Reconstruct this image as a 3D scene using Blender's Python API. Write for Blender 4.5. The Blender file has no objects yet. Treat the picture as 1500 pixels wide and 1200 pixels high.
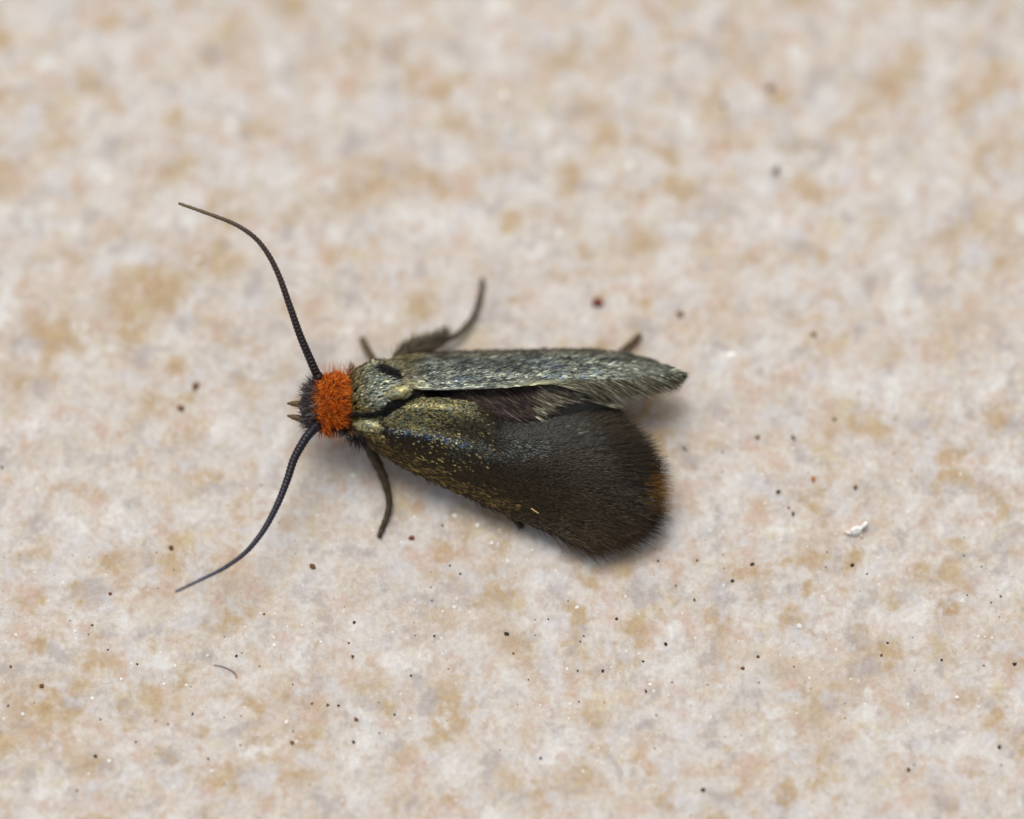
import bpy, math, random
import numpy as np
from mathutils import Vector, Matrix

# ------------------------------------------------------------------ scene, camera, light
# 1 Blender unit = 1 mm (the moth is about 6 mm long)
S = bpy.context.scene
S.unit_settings.system = 'METRIC'
S.unit_settings.scale_length = 0.001
COL = S.collection
rng = np.random.default_rng(7)
random.seed(7)

D = 150.0                       # working distance of the macro lens, mm
TH = math.radians(18.0)         # tilt away from straight down
PXMM = 1.0 / 90.0               # mm per photo pixel in the middle of the picture

cd = bpy.data.cameras.new('camera')
cam = bpy.data.objects.new('camera', cd)
COL.objects.link(cam)
cam.location = (0, -D * math.sin(TH), D * math.cos(TH))
cam.rotation_euler = (TH, 0, 0)
cd.sensor_width = 360.0
cd.lens = 360.0 * D / (1500 * PXMM)
cd.clip_start = 1.0
cd.clip_end = 2000.0
cd.dof.use_dof = True
cd.dof.focus_distance = 148.8
cd.dof.aperture_fstop = cd.lens * 1e-3 / 11.5
S.camera = cam

W_ = bpy.data.worlds.new('World')
S.world = W_
W_.use_nodes = True
SUN_EL, SUN_AZ = math.radians(66), math.radians(-22)     # azimuth from +Y towards -X
nt = W_.node_tree
bg = nt.nodes['Background']
sky = nt.nodes.new('ShaderNodeTexSky')
sky.sky_type = 'NISHITA'
sky.sun_disc = False
sky.sun_elevation = SUN_EL
sky.sun_rotation = SUN_AZ
sky.dust_density = 4.0
hs = nt.nodes.new('ShaderNodeHueSaturation')
hs.inputs['Saturation'].default_value = 0.22             # hazy white sky
nt.links.new(sky.outputs[0], hs.inputs['Color'])
nt.links.new(hs.outputs[0], bg.inputs['Color'])
bg.inputs['Strength'].default_value = 0.11

sd = bpy.data.lights.new('sun', 'SUN')
sd.energy = 1.5
sd.angle = math.radians(38)
sd.color = (1.0, 0.95, 0.87)
sun = bpy.data.objects.new('sun', sd)
COL.objects.link(sun)
sdir = Vector((math.sin(SUN_AZ) * math.cos(SUN_EL), math.cos(SUN_AZ) * math.cos(SUN_EL), math.sin(SUN_EL)))
sun.rotation_euler = sdir.to_track_quat('Z', 'Y').to_euler()
sun.location = sdir * 60

S.view_settings.view_transform = 'Standard'
S.view_settings.look = 'None'
S.view_settings.gamma = 1.0
S.view_settings.exposure = -0.13
S.render.engine = 'CYCLES'
S.cycles.use_denoising = True
S.cycles.max_bounces = 6

# ------------------------------------------------------------------ helpers
CAMP = np.array([0, -D * math.sin(TH), D * math.cos(TH)])
FWD = np.array([0, math.sin(TH), -math.cos(TH)])
UP = np.array([0, math.cos(TH), math.sin(TH)])
RIGHT = np.array([1.0, 0, 0])

def W(px, py, z):
    """measured photo position + height above the stone -> place in the scene (mm)"""
    d = FWD + RIGHT * ((px - 750) * PXMM / D) + UP * ((600 - py) * PXMM / D)
    return CAMP + d * ((z - CAMP[2]) / d[2])

def WP(pts):
    return np.array([W(*p) for p in pts])

def PX(P):
    q = P - CAMP
    t = q @ FWD
    return 750 + (q @ RIGHT) / t * D / PXMM, 600 - (q @ UP) / t * D / PXMM

def lin(r, g, b):
    c = np.array([r, g, b]) / 255.0
    return np.where(c <= 0.04045, c / 12.92, ((c + 0.055) / 1.055) ** 2.4)

_T = np.random.default_rng(3).random((8, 256, 256))
def vnoise(x, y, k=0):
    t = _T[k % 8]
    xi = np.floor(x).astype(int); yi = np.floor(y).astype(int)
    fx = x - xi; fy = y - yi
    fx = fx * fx * (3 - 2 * fx); fy = fy * fy * (3 - 2 * fy)
    a = t[xi & 255, yi & 255]; b = t[(xi + 1) & 255, yi & 255]
    c = t[xi & 255, (yi + 1) & 255]; d = t[(xi + 1) & 255, (yi + 1) & 255]
    return (a * (1 - fx) + b * fx) * (1 - fy) + (c * (1 - fx) + d * fx) * fy

def ground_h(x, y):
    r = lambda k: vnoise(x * k + 11.3 * k, y * k + 5.7 * k, int(k * 7) % 8) - 0.5
    h = 0.05 * r(0.5) + 0.045 * r(1.7) + 0.03 * r(4.3) + 0.014 * r(9.1)
    return h - 0.01

def smooth_path(P, n):
    """Catmull-Rom through P, resampled to n points of even spacing"""
    P = np.asarray(P, float)
    Q = np.vstack([2 * P[0] - P[1], P, 2 * P[-1] - P[-2]])
    out = []
    for i in range(len(P) - 1):
        t = np.linspace(0, 1, 16, endpoint=False)[:, None]
        a, b, c, d = Q[i], Q[i + 1], Q[i + 2], Q[i + 3]
        out.append(0.5 * (2 * b + (c - a) * t + (2 * a - 5 * b + 4 * c - d) * t ** 2 + (3 * b - a - 3 * c + d) * t ** 3))
    out = np.vstack(out + [P[-1:]])
    s = np.r_[0, np.cumsum(np.linalg.norm(np.diff(out[:, :3], axis=0), axis=1))]
    u = np.linspace(0, s[-1], n)
    return np.stack([np.interp(u, s, out[:, k]) for k in range(out.shape[1])], 1)

def norm(v):
    return v / np.maximum(np.linalg.norm(v, axis=-1, keepdims=True), 1e-9)

def mesh_obj(name, V, F, mat, parent=None, col=None, smooth=True, attrs=None):
    """V (N,3), F list of face arrays with equal size each: [(M,3) or (M,4) ...]"""
    me = bpy.data.meshes.new(name)
    F = [np.asarray(f) for f in F if len(f)]
    nl = sum(f.size for f in F); npoly = sum(len(f) for f in F)
    me.vertices.add(len(V)); me.loops.add(nl); me.polygons.add(npoly)
    me.vertices.foreach_set('co', np.ascontiguousarray(V, np.float32).ravel())
    me.loops.foreach_set('vertex_index', np.concatenate([f.ravel() for f in F]).astype(np.int32))
    tot = np.concatenate([np.full(len(f), f.shape[1]) for f in F]).astype(np.int32)
    me.polygons.foreach_set('loop_start', np.r_[0, np.cumsum(tot)[:-1]].astype(np.int32))
    me.polygons.foreach_set('loop_total', tot)
    me.polygons.foreach_set('use_smooth', np.full(npoly, smooth))
    if col is not None:
        a = me.attributes.new('col', 'FLOAT_COLOR', 'POINT')
        a.data.foreach_set('color', np.c_[np.clip(col, 0, 1), np.ones(len(col))].astype(np.float32).ravel())
    for k, arr in (attrs or {}).items():
        a = me.attributes.new(k, 'FLOAT', 'POINT')
        a.data.foreach_set('value', arr.astype(np.float32))
    me.update(calc_edges=True)
    me.validate()
    if mat: me.materials.append(mat)
    o = bpy.data.objects.new(name, me)
    COL.objects.link(o)
    if parent: o.parent = parent
    return o

def empty(name, loc, parent=None):
    o = bpy.data.objects.new(name, None)
    o.empty_display_size = 0.3
    COL.objects.link(o)
    o.location = loc
    if parent: o.parent = parent
    return o

def tag(o, label=None, cat=None, group=None, kind=None):
    if label: o['label'] = label
    if cat: o['category'] = cat
    if group: o['group'] = group
    if kind: o['kind'] = kind
    return o

def grid_faces(nu, nv, wrap_v=False):
    i = np.arange(nu - 1)[:, None]
    j = np.arange(nv if wrap_v else nv - 1)[None, :]
    j2 = (j + 1) % nv
    a = i * nv + j; b = i * nv + j2; c = (i + 1) * nv + j2; d = (i + 1) * nv + j
    return np.stack([a, b, c, d], -1).reshape(-1, 4)

def tube(P, R, sides=10, squash=None):
    """closed tube along path P (n,3) with radii R (n)"""
    n = len(P)
    T = norm(np.gradient(P, axis=0))
    up = np.array([0.03, 0.06, 1.0])
    A = norm(np.cross(T, up)); B = np.cross(A, T)
    ph = np.linspace(0, 2 * math.pi, sides, endpoint=False)
    R = np.asarray(R)
    if R.ndim == 1: R = np.stack([R, R], 1)
    V = P[:, None] + (A[:, None] * np.cos(ph)[None, :, None] * R[:, :1, None] + B[:, None] * np.sin(ph)[None, :, None] * R[:, 1:, None])
    V = V.reshape(-1, 3)
    F4 = grid_faces(n, sides, True)
    V = np.vstack([V, P[0] - T[0] * R[0, 0] * 0.3, P[-1] + T[-1] * R[-1, 0] * 0.6])
    k = np.arange(sides)
    c0 = np.stack([np.full(sides, n * sides), (k + 1) % sides, k], 1)
    e = (n - 1) * sides
    c1 = np.stack([np.full(sides, n * sides + 1), e + k, e + (k + 1) % sides], 1)
    return V, [F4, np.vstack([c0, c1])], T

def strands(P, R, C):
    """hairs: P (N,K,3), R (N,) base radius, C (N,3) -> tapered three-sided strands"""
    N, K, _ = P.shape
    T = norm(np.gradient(P, axis=1))
    ref = np.broadcast_to(np.array([0.13, 0.21, 0.97]), T.shape)
    A = norm(np.cross(T, ref)); B = np.cross(A, T)
    tap = (1 - np.linspace(0, 1, K) ** 1.6 * 0.85)[None, :, None, None]
    ph = np.array([0.5, 2.6, 4.7])
    V = P[:, :, None] + (A[:, :, None] * np.cos(ph)[:, None] + B[:, :, None] * np.sin(ph)[:, None]) * tap * R[:, None, None, None]
    V = V.reshape(-1, 3)
    base = (np.arange(N) * K * 3)[:, None]
    F = (base + grid_faces(K, 3, True).reshape(1, -1)).reshape(-1, 4)
    tips = (np.arange(N) * K * 3 + (K - 1) * 3)[:, None] + np.array([0, 1, 2])
    C = np.repeat(C, K * 3, axis=0)
    return V, [F, tips], C

def hairs_from(P0, dirs, length, bend, K=5):
    """P0 (N,3), dirs (N,3), length (N,), bend (N,3) added quadratically"""
    s = np.linspace(0, 1, K)[None, :, None]
    return P0[:, None] + dirs[:, None] * length[:, None, None] * s + bend[:, None] * s ** 2

def scales(P, T, Nn, L, Wd, C, lift=0.02, curl=0.0):
    """shingle-like wing scales"""
    N = len(P)
    T = norm(T); S_ = norm(np.cross(Nn, T)); Nn = norm(np.cross(T, S_))
    tpl = np.array([[0, -.28, 0], [0, .28, 0], [.30, -.48, .45], [.30, .48, .45], [.75, -.45, .85], [.75, .45, .85], [1.0, 0.04, 1.0],
                    [.30, 0, .62], [.75, 0, 1.02]])
    lf = np.broadcast_to(np.asarray(lift), (N,))
    V = (P[:, None] + T[:, None] * (tpl[None, :, 0:1] * L[:, None, None]) + S_[:, None] * (tpl[None, :, 1:2] * Wd[:, None, None])
         + Nn[:, None] * (tpl[None, :, 2:3] * lf[:, None, None] + 0.003))
    V = V.reshape(-1, 3)
    b = (np.arange(N) * 9)[:, None]
    q = (b + np.array([[2, 7, 8, 4, 7, 3, 5, 8]])).reshape(-1, 4)
    t = (b + np.array([[0, 7, 2, 0, 1, 7, 1, 3, 7, 4, 8, 6, 8, 5, 6]])).reshape(-1, 3)
    return V, [q, t], np.repeat(C, 9, axis=0)

def join(parts):
    Vs, Fs, Cs, off = [], [], [], 0
    for V, F, C in parts:
        Vs.append(V); Cs.append(C)
        Fs += [f + off for f in F]
        off += len(V)
    return np.vstack(Vs), Fs, np.vstack(Cs)

# ------------------------------------------------------------------ materials
def attr_mat(name, metallic=0.0, rough=0.5, spec=0.5, sheen=0.0, mottle=0.0, bump=0.0, bscale=30.0):
    m = bpy.data.materials.new(name)
    m.use_nodes = True
    n = m.node_tree
    p = n.nodes['Principled BSDF']
    at = n.nodes.new('ShaderNodeAttribute'); at.attribute_name = 'col'
    out = at.outputs['Color']
    tc = n.nodes.new('ShaderNodeTexCoord')
    if mottle:
        nz = n.nodes.new('ShaderNodeTexNoise'); nz.inputs['Scale'].default_value = bscale
        nz.inputs['Detail'].default_value = 3
        n.links.new(tc.outputs['Object'], nz.inputs['Vector'])
        mr = n.nodes.new('ShaderNodeMapRange')
        mr.inputs['To Min'].default_value = 1 - mottle; mr.inputs['To Max'].default_value = 1 + mottle
        n.links.new(nz.outputs['Fac'], mr.inputs['Value'])
        mx = n.nodes.new('ShaderNodeMix'); mx.data_type = 'RGBA'; mx.blend_type = 'MULTIPLY'
        mx.inputs['Factor'].default_value = 1
        n.links.new(out, mx.inputs['A']); n.links.new(mr.outputs['Result'], mx.inputs['B'])
        out = mx.outputs['Result']
    if bump:
        nz2 = n.nodes.new('ShaderNodeTexNoise'); nz2.inputs['Scale'].default_value = bscale * 1.7
        n.links.new(tc.outputs['Object'], nz2.inputs['Vector'])
        bp = n.nodes.new('ShaderNodeBump'); bp.inputs['Strength'].default_value = bump; bp.inputs['Distance'].default_value = 0.02
        n.links.new(nz2.outputs['Fac'], bp.inputs['Height']); n.links.new(bp.outputs[0], p.inputs['Normal'])
    n.links.new(out, p.inputs['Base Color'])
    p.inputs['Metallic'].default_value = metallic
    p.inputs['Roughness'].default_value = rough
    p.inputs['Specular IOR Level'].default_value = spec
    if sheen:
        p.inputs['Sheen Weight'].default_value = sheen
    return m

M_scale = attr_mat('wing_scale', metallic=0.35, rough=0.42, spec=0.4)
M_hair = attr_mat('hair', rough=0.45, spec=0.35)
M_fringe = attr_mat('fringe_hair', rough=0.5, spec=0.3)
M_cuticle = attr_mat('cuticle', rough=0.42, spec=0.45, mottle=0.25, bump=0.3)
M_memb = attr_mat('wing_membrane', metallic=0.2, rough=0.5, mottle=0.3, bump=0.2, bscale=20)
M_eye = attr_mat('compound_eye', rough=0.2, spec=0.6, bump=0.15, bscale=60)
M_grit = attr_mat('grit', rough=0.6, spec=0.4, mottle=0.3, bscale=40)
M_white = attr_mat('white_crystal', rough=0.35, spec=0.5, mottle=0.06, bscale=15)

def stone_material():
    m = bpy.data.materials.new('pale_sandstone')
    m.use_nodes = True
    n = m.node_tree; L = n.links.new
    p = n.nodes['Principled BSDF']
    tc = n.nodes.new('ShaderNodeTexCoord')
    def noise(scale, detail=2, rough=0.5, off=0.0, vec=None):
        mp = n.nodes.new('ShaderNodeMapping'); mp.inputs['Location'].default_value = (off, off * 1.7, off * 0.3)
        L(vec or tc.outputs['Object'], mp.inputs['Vector'])
        z = n.nodes.new('ShaderNodeTexNoise'); z.noise_dimensions = '2D'; z.inputs['Scale'].default_value = scale
        z.inputs['Detail'].default_value = detail; z.inputs['Roughness'].default_value = rough
        L(mp.outputs[0], z.inputs['Vector'])
        return z
    def ramp(src, stops, interp='LINEAR'):
        r = n.nodes.new('ShaderNodeValToRGB'); r.color_ramp.interpolation = interp
        e = r.color_ramp.elements
        while len(e) > 1: e.remove(e[-1])
        for i, (pos, c) in enumerate(stops):
            el = e[0] if i == 0 else e.new(pos)
            el.position = pos
            el.color = (*c, 1) if len(c) == 3 else c
        L(src, r.inputs[0]); return r.outputs['Color']
    def mix(a, b, f, mode='MIX'):
        x = n.nodes.new('ShaderNodeMix'); x.data_type = 'RGBA'; x.blend_type = mode
        for s, v in (('A', a), ('B', b), ('Factor', f)):
            if hasattr(v, 'links'): L(v, x.inputs[s])
            elif s == 'Factor': x.inputs[s].default_value = v
            else: x.inputs[s].default_value = (*v, 1)
        return x.outputs['Result']
    def math_(op, a, b):
        x = n.nodes.new('ShaderNodeMath'); x.operation = op; x.use_clamp = True
        for i, v in enumerate((a, b)):
            if hasattr(v, 'links'): L(v, x.inputs[i])
            else: x.inputs[i].default_value = v
        return x.outputs[0]
    # warped coordinates so that the grains are irregular
    wz = noise(2.6, 2, 0.6)
    wv = n.nodes.new('ShaderNodeVectorMath'); wv.operation = 'MULTIPLY_ADD'
    L(wz.outputs['Color'], wv.inputs[0]); wv.inputs[1].default_value = (0.5, 0.5, 0.5)
    L(tc.outputs['Object'], wv.inputs[2])
    def grains(scale, stops, off):
        z = noise(scale, 2, 0.55, off, wv.outputs[0])
        return ramp(z.outputs['Fac'], stops)
    white, cream, pink, tan, grey = (.70, .67, .64), (.665, .59, .50), (.62, .505, .43), (.53, .385, .235), (.53, .485, .465)
    g1 = grains(1.9, [(0.28, grey), (0.37, white), (0.46, cream), (0.53, white), (0.60, pink), (0.70, white)], 2.0)
    g2 = grains(3.9, [(0.27, tan), (0.36, cream), (0.45, white), (0.54, pink), (0.60, white), (0.68, grey)], 13.3)
    base = mix(g1, g2, 0.45)
    big = noise(0.42, 2, 0.6, 4.0)
    med = noise(1.25, 3, 0.6, 14.0)
    base = mix(base, (.72, .69, .665), ramp(med.outputs['Fac'], [(0.46, (0, 0, 0)), (0.62, (.75, .75, .75))]))
    # iron stains where they lie, browner ground between the wings, broken up by the grain
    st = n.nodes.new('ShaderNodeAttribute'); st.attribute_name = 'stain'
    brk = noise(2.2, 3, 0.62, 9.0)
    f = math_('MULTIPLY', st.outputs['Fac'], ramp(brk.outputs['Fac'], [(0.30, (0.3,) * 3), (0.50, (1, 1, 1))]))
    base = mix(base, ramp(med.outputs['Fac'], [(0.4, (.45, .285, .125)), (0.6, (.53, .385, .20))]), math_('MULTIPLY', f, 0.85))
    och = noise(1.35, 4, 0.6, 31.0)
    oc2 = math_('MULTIPLY', ramp(och.outputs['Fac'], [(0.52, (0, 0, 0)), (0.66, (.95, .95, .95))]), ramp(big.outputs['Fac'], [(0.38, (.25,) * 3), (0.56, (1, 1, 1))]))
    base = mix(base, (.53, .395, .24), oc2)
    pk = noise(1.7, 4, 0.6, 47.0)
    base = mix(base, (.60, .42, .325), ramp(pk.outputs['Fac'], [(0.56, (0, 0, 0)), (0.70, (.6, .6, .6))]))
    base = mix(base, (.47, .425, .42), ramp(pk.outputs['Fac'], [(0.30, (.75, .75, .75)), (0.44, (0, 0, 0))]))
    base = mix(base, (.78, .765, .745), ramp(och.outputs['Fac'], [(0.29, (.9, .9, .9)), (0.43, (0, 0, 0))]))
    yl = noise(1.5, 3, 0.6, 83.0)
    base = mix(base, (.63, .525, .33), ramp(yl.outputs['Fac'], [(0.61, (0, 0, 0)), (0.76, (.55, .55, .55))]))
    base = mix(base, (.66, .645, .66), ramp(yl.outputs['Fac'], [(0.30, (.7, .7, .7)), (0.42, (0, 0, 0))]))
    fine = noise(10, 3, 0.65, 71.0)
    base = mix(base, ramp(fine.outputs['Fac'], [(0.3, (.90, .87, .83)), (0.7, (1.06, 1.06, 1.06))]), 1.0, 'MULTIPLY')
    # peppering of minute dark and bright mineral points
    def points(scale, radius, off):
        mp = n.nodes.new('ShaderNodeMapping'); mp.inputs['Location'].default_value = (off, off, 0)
        L(tc.outputs['Object'], mp.inputs['Vector'])
        v = n.nodes.new('ShaderNodeTexVoronoi'); v.voronoi_dimensions = '2D'; v.inputs['Scale'].default_value = scale
        L(mp.outputs[0], v.inputs['Vector'])
        sp = n.nodes.new('ShaderNodeSeparateColor'); L(v.outputs['Color'], sp.inputs[0])
        near = math_('LESS_THAN', v.outputs['Distance'], math_('MULTIPLY', sp.outputs[1], radius))
        return math_('MULTIPLY', near, math_('GREATER_THAN', sp.outputs[0], 0.86))
    base = mix(base, (.10, .07, .05), math_('MULTIPLY', points(3.6, 0.075, 1.0), 0.7))
    base = mix(base, (.86, .84, .78), math_('MULTIPLY', points(4.4, 0.11, 7.7), 0.8))
    L(base, p.inputs['Base Color'])
    p.inputs['Roughness'].default_value = 0.62
    p.inputs['Specular IOR Level'].default_value = 0.3
    # fine relief
    bp = n.nodes.new('ShaderNodeBump'); bp.inputs['Strength'].default_value = 0.25; bp.inputs['Distance'].default_value = 0.03
    L(noise(9, 2, 0.6, 5.0).outputs['Fac'], bp.inputs['Height']); L(bp.outputs[0], p.inputs['Normal'])
    return m

# ------------------------------------------------------------------ the stone
def build_stone():
    xs = np.r_[np.linspace(-60, -10.2, 40), np.linspace(-10, 10, 440), np.linspace(10.2, 60, 40)]
    ys = np.r_[np.linspace(-60, -8.7, 40), np.linspace(-8.5, 9.0, 390), np.linspace(9.2, 60, 40)]
    X, Y = np.meshgrid(xs, ys, indexing='ij')
    Z = ground_h(X, Y)
    V = np.stack([X, Y, Z], -1).reshape(-1, 3)
    px, py = PX(V)
    blobs = [(540, 262, 48, 1), (500, 300, 40, .6), (215, 412, 60, .9), (300, 390, 40, .5), (80, 490, 55, .9), (20, 540, 50, .6), (1300, 128, 38, .8),
             (935, 350, 55, .6), (880, 150, 50, .6), (1020, 330, 40, .5), (65, 1035, 60, 1), (90, 1075, 45, .8), (205, 850, 55, .6), (250, 1032, 32, .8), (395, 1100, 48, .9),
             (130, 1120, 40, .6), (520, 990, 55, .5), (745, 940, 40, .6), (700, 840, 45, .6), (1195, 1025, 60, .7), (1240, 990, 60, .5), (1388, 895, 28, 1), (1285, 985, 35, .5),
             (1488, 968, 26, .8), (1235, 612, 32, .9), (1190, 790, 45, .5), (605, 470, 40, .5), (345, 850, 45, .5), (1480, 140, 45, .6), (1440, 235, 40, .5), (1415, 150, 40, .4),
             (340, 80, 35, .7), (105, 282, 28, .7), (230, 590, 28, .8), (180, 500, 60, .5), (620, 965, 45, .4), (1060, 480, 50, .3), (1420, 480, 50, .4), (770, 130, 50, .4),
             (1380, 350, 30, .5), (1110, 90, 60, .4), (700, 650, 80, .2), (1270, 706, 35, .5), (480, 80, 60, .3), (30, 260, 40, .5), (930, 605, 60, 1), (955, 655, 50, .9), (1480, 330, 40, .5), (440, 1010, 50, .4)]  # includes two strong brown blobs between the wings
    st = np.zeros(len(V))
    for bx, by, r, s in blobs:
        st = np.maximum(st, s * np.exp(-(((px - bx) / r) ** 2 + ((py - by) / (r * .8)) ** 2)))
    st += 0.25 * np.clip(vnoise(V[:, 0] * .6, V[:, 1] * .6, 5) - .5, 0, 1)
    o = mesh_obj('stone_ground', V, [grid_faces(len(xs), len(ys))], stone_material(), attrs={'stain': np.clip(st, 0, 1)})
    # face winding: make the normals point up
    o.data.flip_normals()
    tag(o, 'pale mottled cream and ochre sandstone surface under the moth', 'stone', kind='structure')
    return o

stone = build_stone()

# ------------------------------------------------------------------ the moth
moth = empty('moth', W(640, 600, 0.0))
tag(moth, 'small dark bronze moth with tufted orange head resting on pale stone', 'moth')
MINV = -np.array(moth.location)

def part(name, V, F, mat, parent, col, smooth=True, kind=None, label=None):
    """parts are modelled in scene coordinates; the thing's empty sits at the moth's base"""
    if parent is moth:
        V = V + MINV
    elif parent.parent is moth:
        V = V + MINV
    o = mesh_obj(name, V, F, mat, parent, col, smooth)
    if kind: o['kind'] = kind
    if label: o['label'] = label
    return o

def jitter(C, n, amt=0.2):
    """random brightness per piece"""
    C = np.broadcast_to(C, (n, 3))
    return C * np.exp(rng.normal(0, amt, (n, 1)))

def blend(a, b, t):
    t = np.asarray(t)[:, None]
    return a * (1 - t) + b * t

def seg_dist(px, py, line):
    d = np.full(len(px), 1e9)
    for (x0, y0), (x1, y1) in zip(line[:-1], line[1:]):
        vx, vy = x1 - x0, y1 - y0
        t = np.clip(((px - x0) * vx + (py - y0) * vy) / (vx * vx + vy * vy), 0, 1)
        d = np.minimum(d, np.hypot(px - x0 - t * vx, py - y0 - t * vy))
    return d

sstep = lambda a, b, x: np.clip((x - a) / (b - a), 0, 1) ** 2 * (3 - 2 * np.clip((x - a) / (b - a), 0, 1))

# ---- body: head, thorax and abdomen as one continuous surface
RINGS = [(446, 598, .80, .10, .12), (452, 597, .86, .24, .24), (462, 595, .91, .35, .33), (474, 594, .96, .41, .38), (487, 593, .99, .43, .40), (499, 592, .99, .43, .39),
         (507, 592, .96, .34, .32), (513, 591, .95, .40, .38), (524, 589, .93, .49, .46), (542, 588, .90, .56, .52), (565, 589, .86, .58, .53), (590, 592, .80, .55, .48),
         (620, 597, .70, .46, .40), (660, 601, .62, .42, .36), (720, 604, .57, .40, .34), (790, 606, .52, .32, .28), (845, 606, .48, .2, .18), (868, 606, .47, .10, .09)]
rings = np.array([[*W(a, b, c), ry, rz] for a, b, c, ry, rz in RINGS])
rings = smooth_path(rings, 90)
BV, BF, _ = tube(rings[:, :3], np.stack([rings[:, 3], rings[:, 4]], 1), 40)
bpx, _ = PX(BV)
bc = blend(np.broadcast_to(lin(150, 70, 16), (len(BV), 3)), np.broadcast_to(lin(32, 27, 22), (len(BV), 3)), sstep(498, 510, bpx))
bc = blend(np.broadcast_to(lin(34, 28, 30), bc.shape), bc, sstep(460, 472, bpx))
body = part('body', BV, BF, M_cuticle, moth, bc)

def body_at(px, phi):
    """surface point and normal of the body at photo column px, angle phi (0 = +Y side, pi/2 = top)"""
    rx, _ = PX(rings[:, :3])
    idx = np.interp(px, rx, np.arange(len(rings)))
    g = lambda k: np.interp(idx, np.arange(len(rings)), rings[:, k])
    c = np.stack([g(0), g(1), g(2)], 1); ry = g(3); rz = g(4)
    y = np.cos(phi); z = np.sin(phi)
    P = c + np.stack([np.zeros_like(y), y * ry, z * rz], 1)
    dr = (np.interp(idx + 1, np.arange(len(rings)), rings[:, 3]) - np.interp(idx - 1, np.arange(len(rings)), rings[:, 3]))
    dx = (np.interp(idx + 1, np.arange(len(rings)), rings[:, 0]) - np.interp(idx - 1, np.arange(len(rings)), rings[:, 0]))
    N = norm(np.stack([-dr / np.maximum(dx, 1e-4), y / ry * rz, z], 1))
    return P, N

# thorax scales
n = 4200
sx = rng.uniform(506, 612, n); ph = rng.uniform(-0.5, math.pi + 0.5, n)
P, N = body_at(sx, ph)
px, py = PX(P)
T = np.stack([np.ones(n), rng.normal(0, .22, n) + .15 * np.cos(ph), rng.normal(0, .08, n)], 1)
T = T - N * np.sum(T * N, 1)[:, None]
gold, silver, pale, black = lin(118, 102, 56), lin(118, 128, 120), lin(166, 164, 132), lin(14, 12, 12)
C = blend(np.broadcast_to(gold, (n, 3)), np.broadcast_to(silver, (n, 3)), np.clip(sstep(512, 545, px) * .9 - sstep(585, 610, py) * .7, 0, 1))
C = np.where((rng.random(n) < .18)[:, None], pale, C)
C = jitter(C, n, .45)
dk = np.minimum.reduce([seg_dist(px, py, [(553, 541), (566, 546), (586, 555)]) - 5, seg_dist(px, py, [(508, 606), (535, 608), (556, 606)]) - 1, seg_dist(px, py, [(556, 604), (570, 596), (584, 587), (600, 579)]) - 7])
C = blend(C, np.broadcast_to(black, C.shape), 1 - sstep(0, 4, dk))  # dark gaps and tufts of the shoulder grooves painted into the scales
C = blend(C, np.broadcast_to(lin(38, 30, 24), C.shape), (1 - sstep(507, 516, px)) * .8)
part('thorax_scales', *(lambda v, f, c: (v, f, M_scale, body, c))(*scales(P, T, N, rng.uniform(.07, .13, n), rng.uniform(.022, .04, n), C, rng.uniform(.008, .032, n))), kind='stuff')

# black tufts in the shoulder grooves and bristles under the collar
def tuft(line, n, spread, d, ln, colr, zoff, rad=.006, bend=(0, 0, 0)):
    L_ = smooth_path(np.array([W(*p) for p in line]), 60)
    k = rng.integers(0, 60, n)
    P0 = L_[k] + rng.normal(0, spread, (n, 3)) * np.array([1, 1, .4])
    dd = norm(np.asarray(d) + rng.normal(0, .28, (n, 3)))
    return strands(hairs_from(P0, dd, ln * rng.uniform(.6, 1.2, n), np.broadcast_to(bend, (n, 3)) + rng.normal(0, .02, (n, 3))), np.full(n, rad), jitter(colr, n, .3))
tf = [tuft([(556, 541, 1.22), (568, 546, 1.22), (584, 553, 1.2)], 260, .035, (.9, -.3, .3), .15, lin(12, 10, 10), 0),
      tuft([(562, 600, 1.40), (580, 590, 1.36), (600, 579, 1.28)], 260, .035, (.75, .45, .2), .17, lin(12, 10, 11), 0),
      tuft([(512, 607, 1.38), (530, 608, 1.40), (556, 605, 1.40)], 90, .012, (.95, .05, .1), .14, lin(16, 13, 12), 0),
      tuft([(504, 624, 1.1), (509, 626, 1.1), (514, 628, 1.1)], 120, .03, (.1, -.6, .4), .14, lin(30, 24, 22), 0, .005),
      tuft([(508, 632, .95), (520, 640, .9), (532, 645, .8)], 110, .03, (.1, -.9, -.2), .22, lin(34, 28, 34), 0, .004),
      tuft([(508, 560, 1.15), (512, 548, 1.0), (518, 542, .9)], 90, .02, (-.1, .8, .3), .15, lin(40, 32, 28), 0, .004)]
V, F, C = join(tf)
part('thorax_tufts', V, F, M_hair, body, C, kind='stuff')

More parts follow.
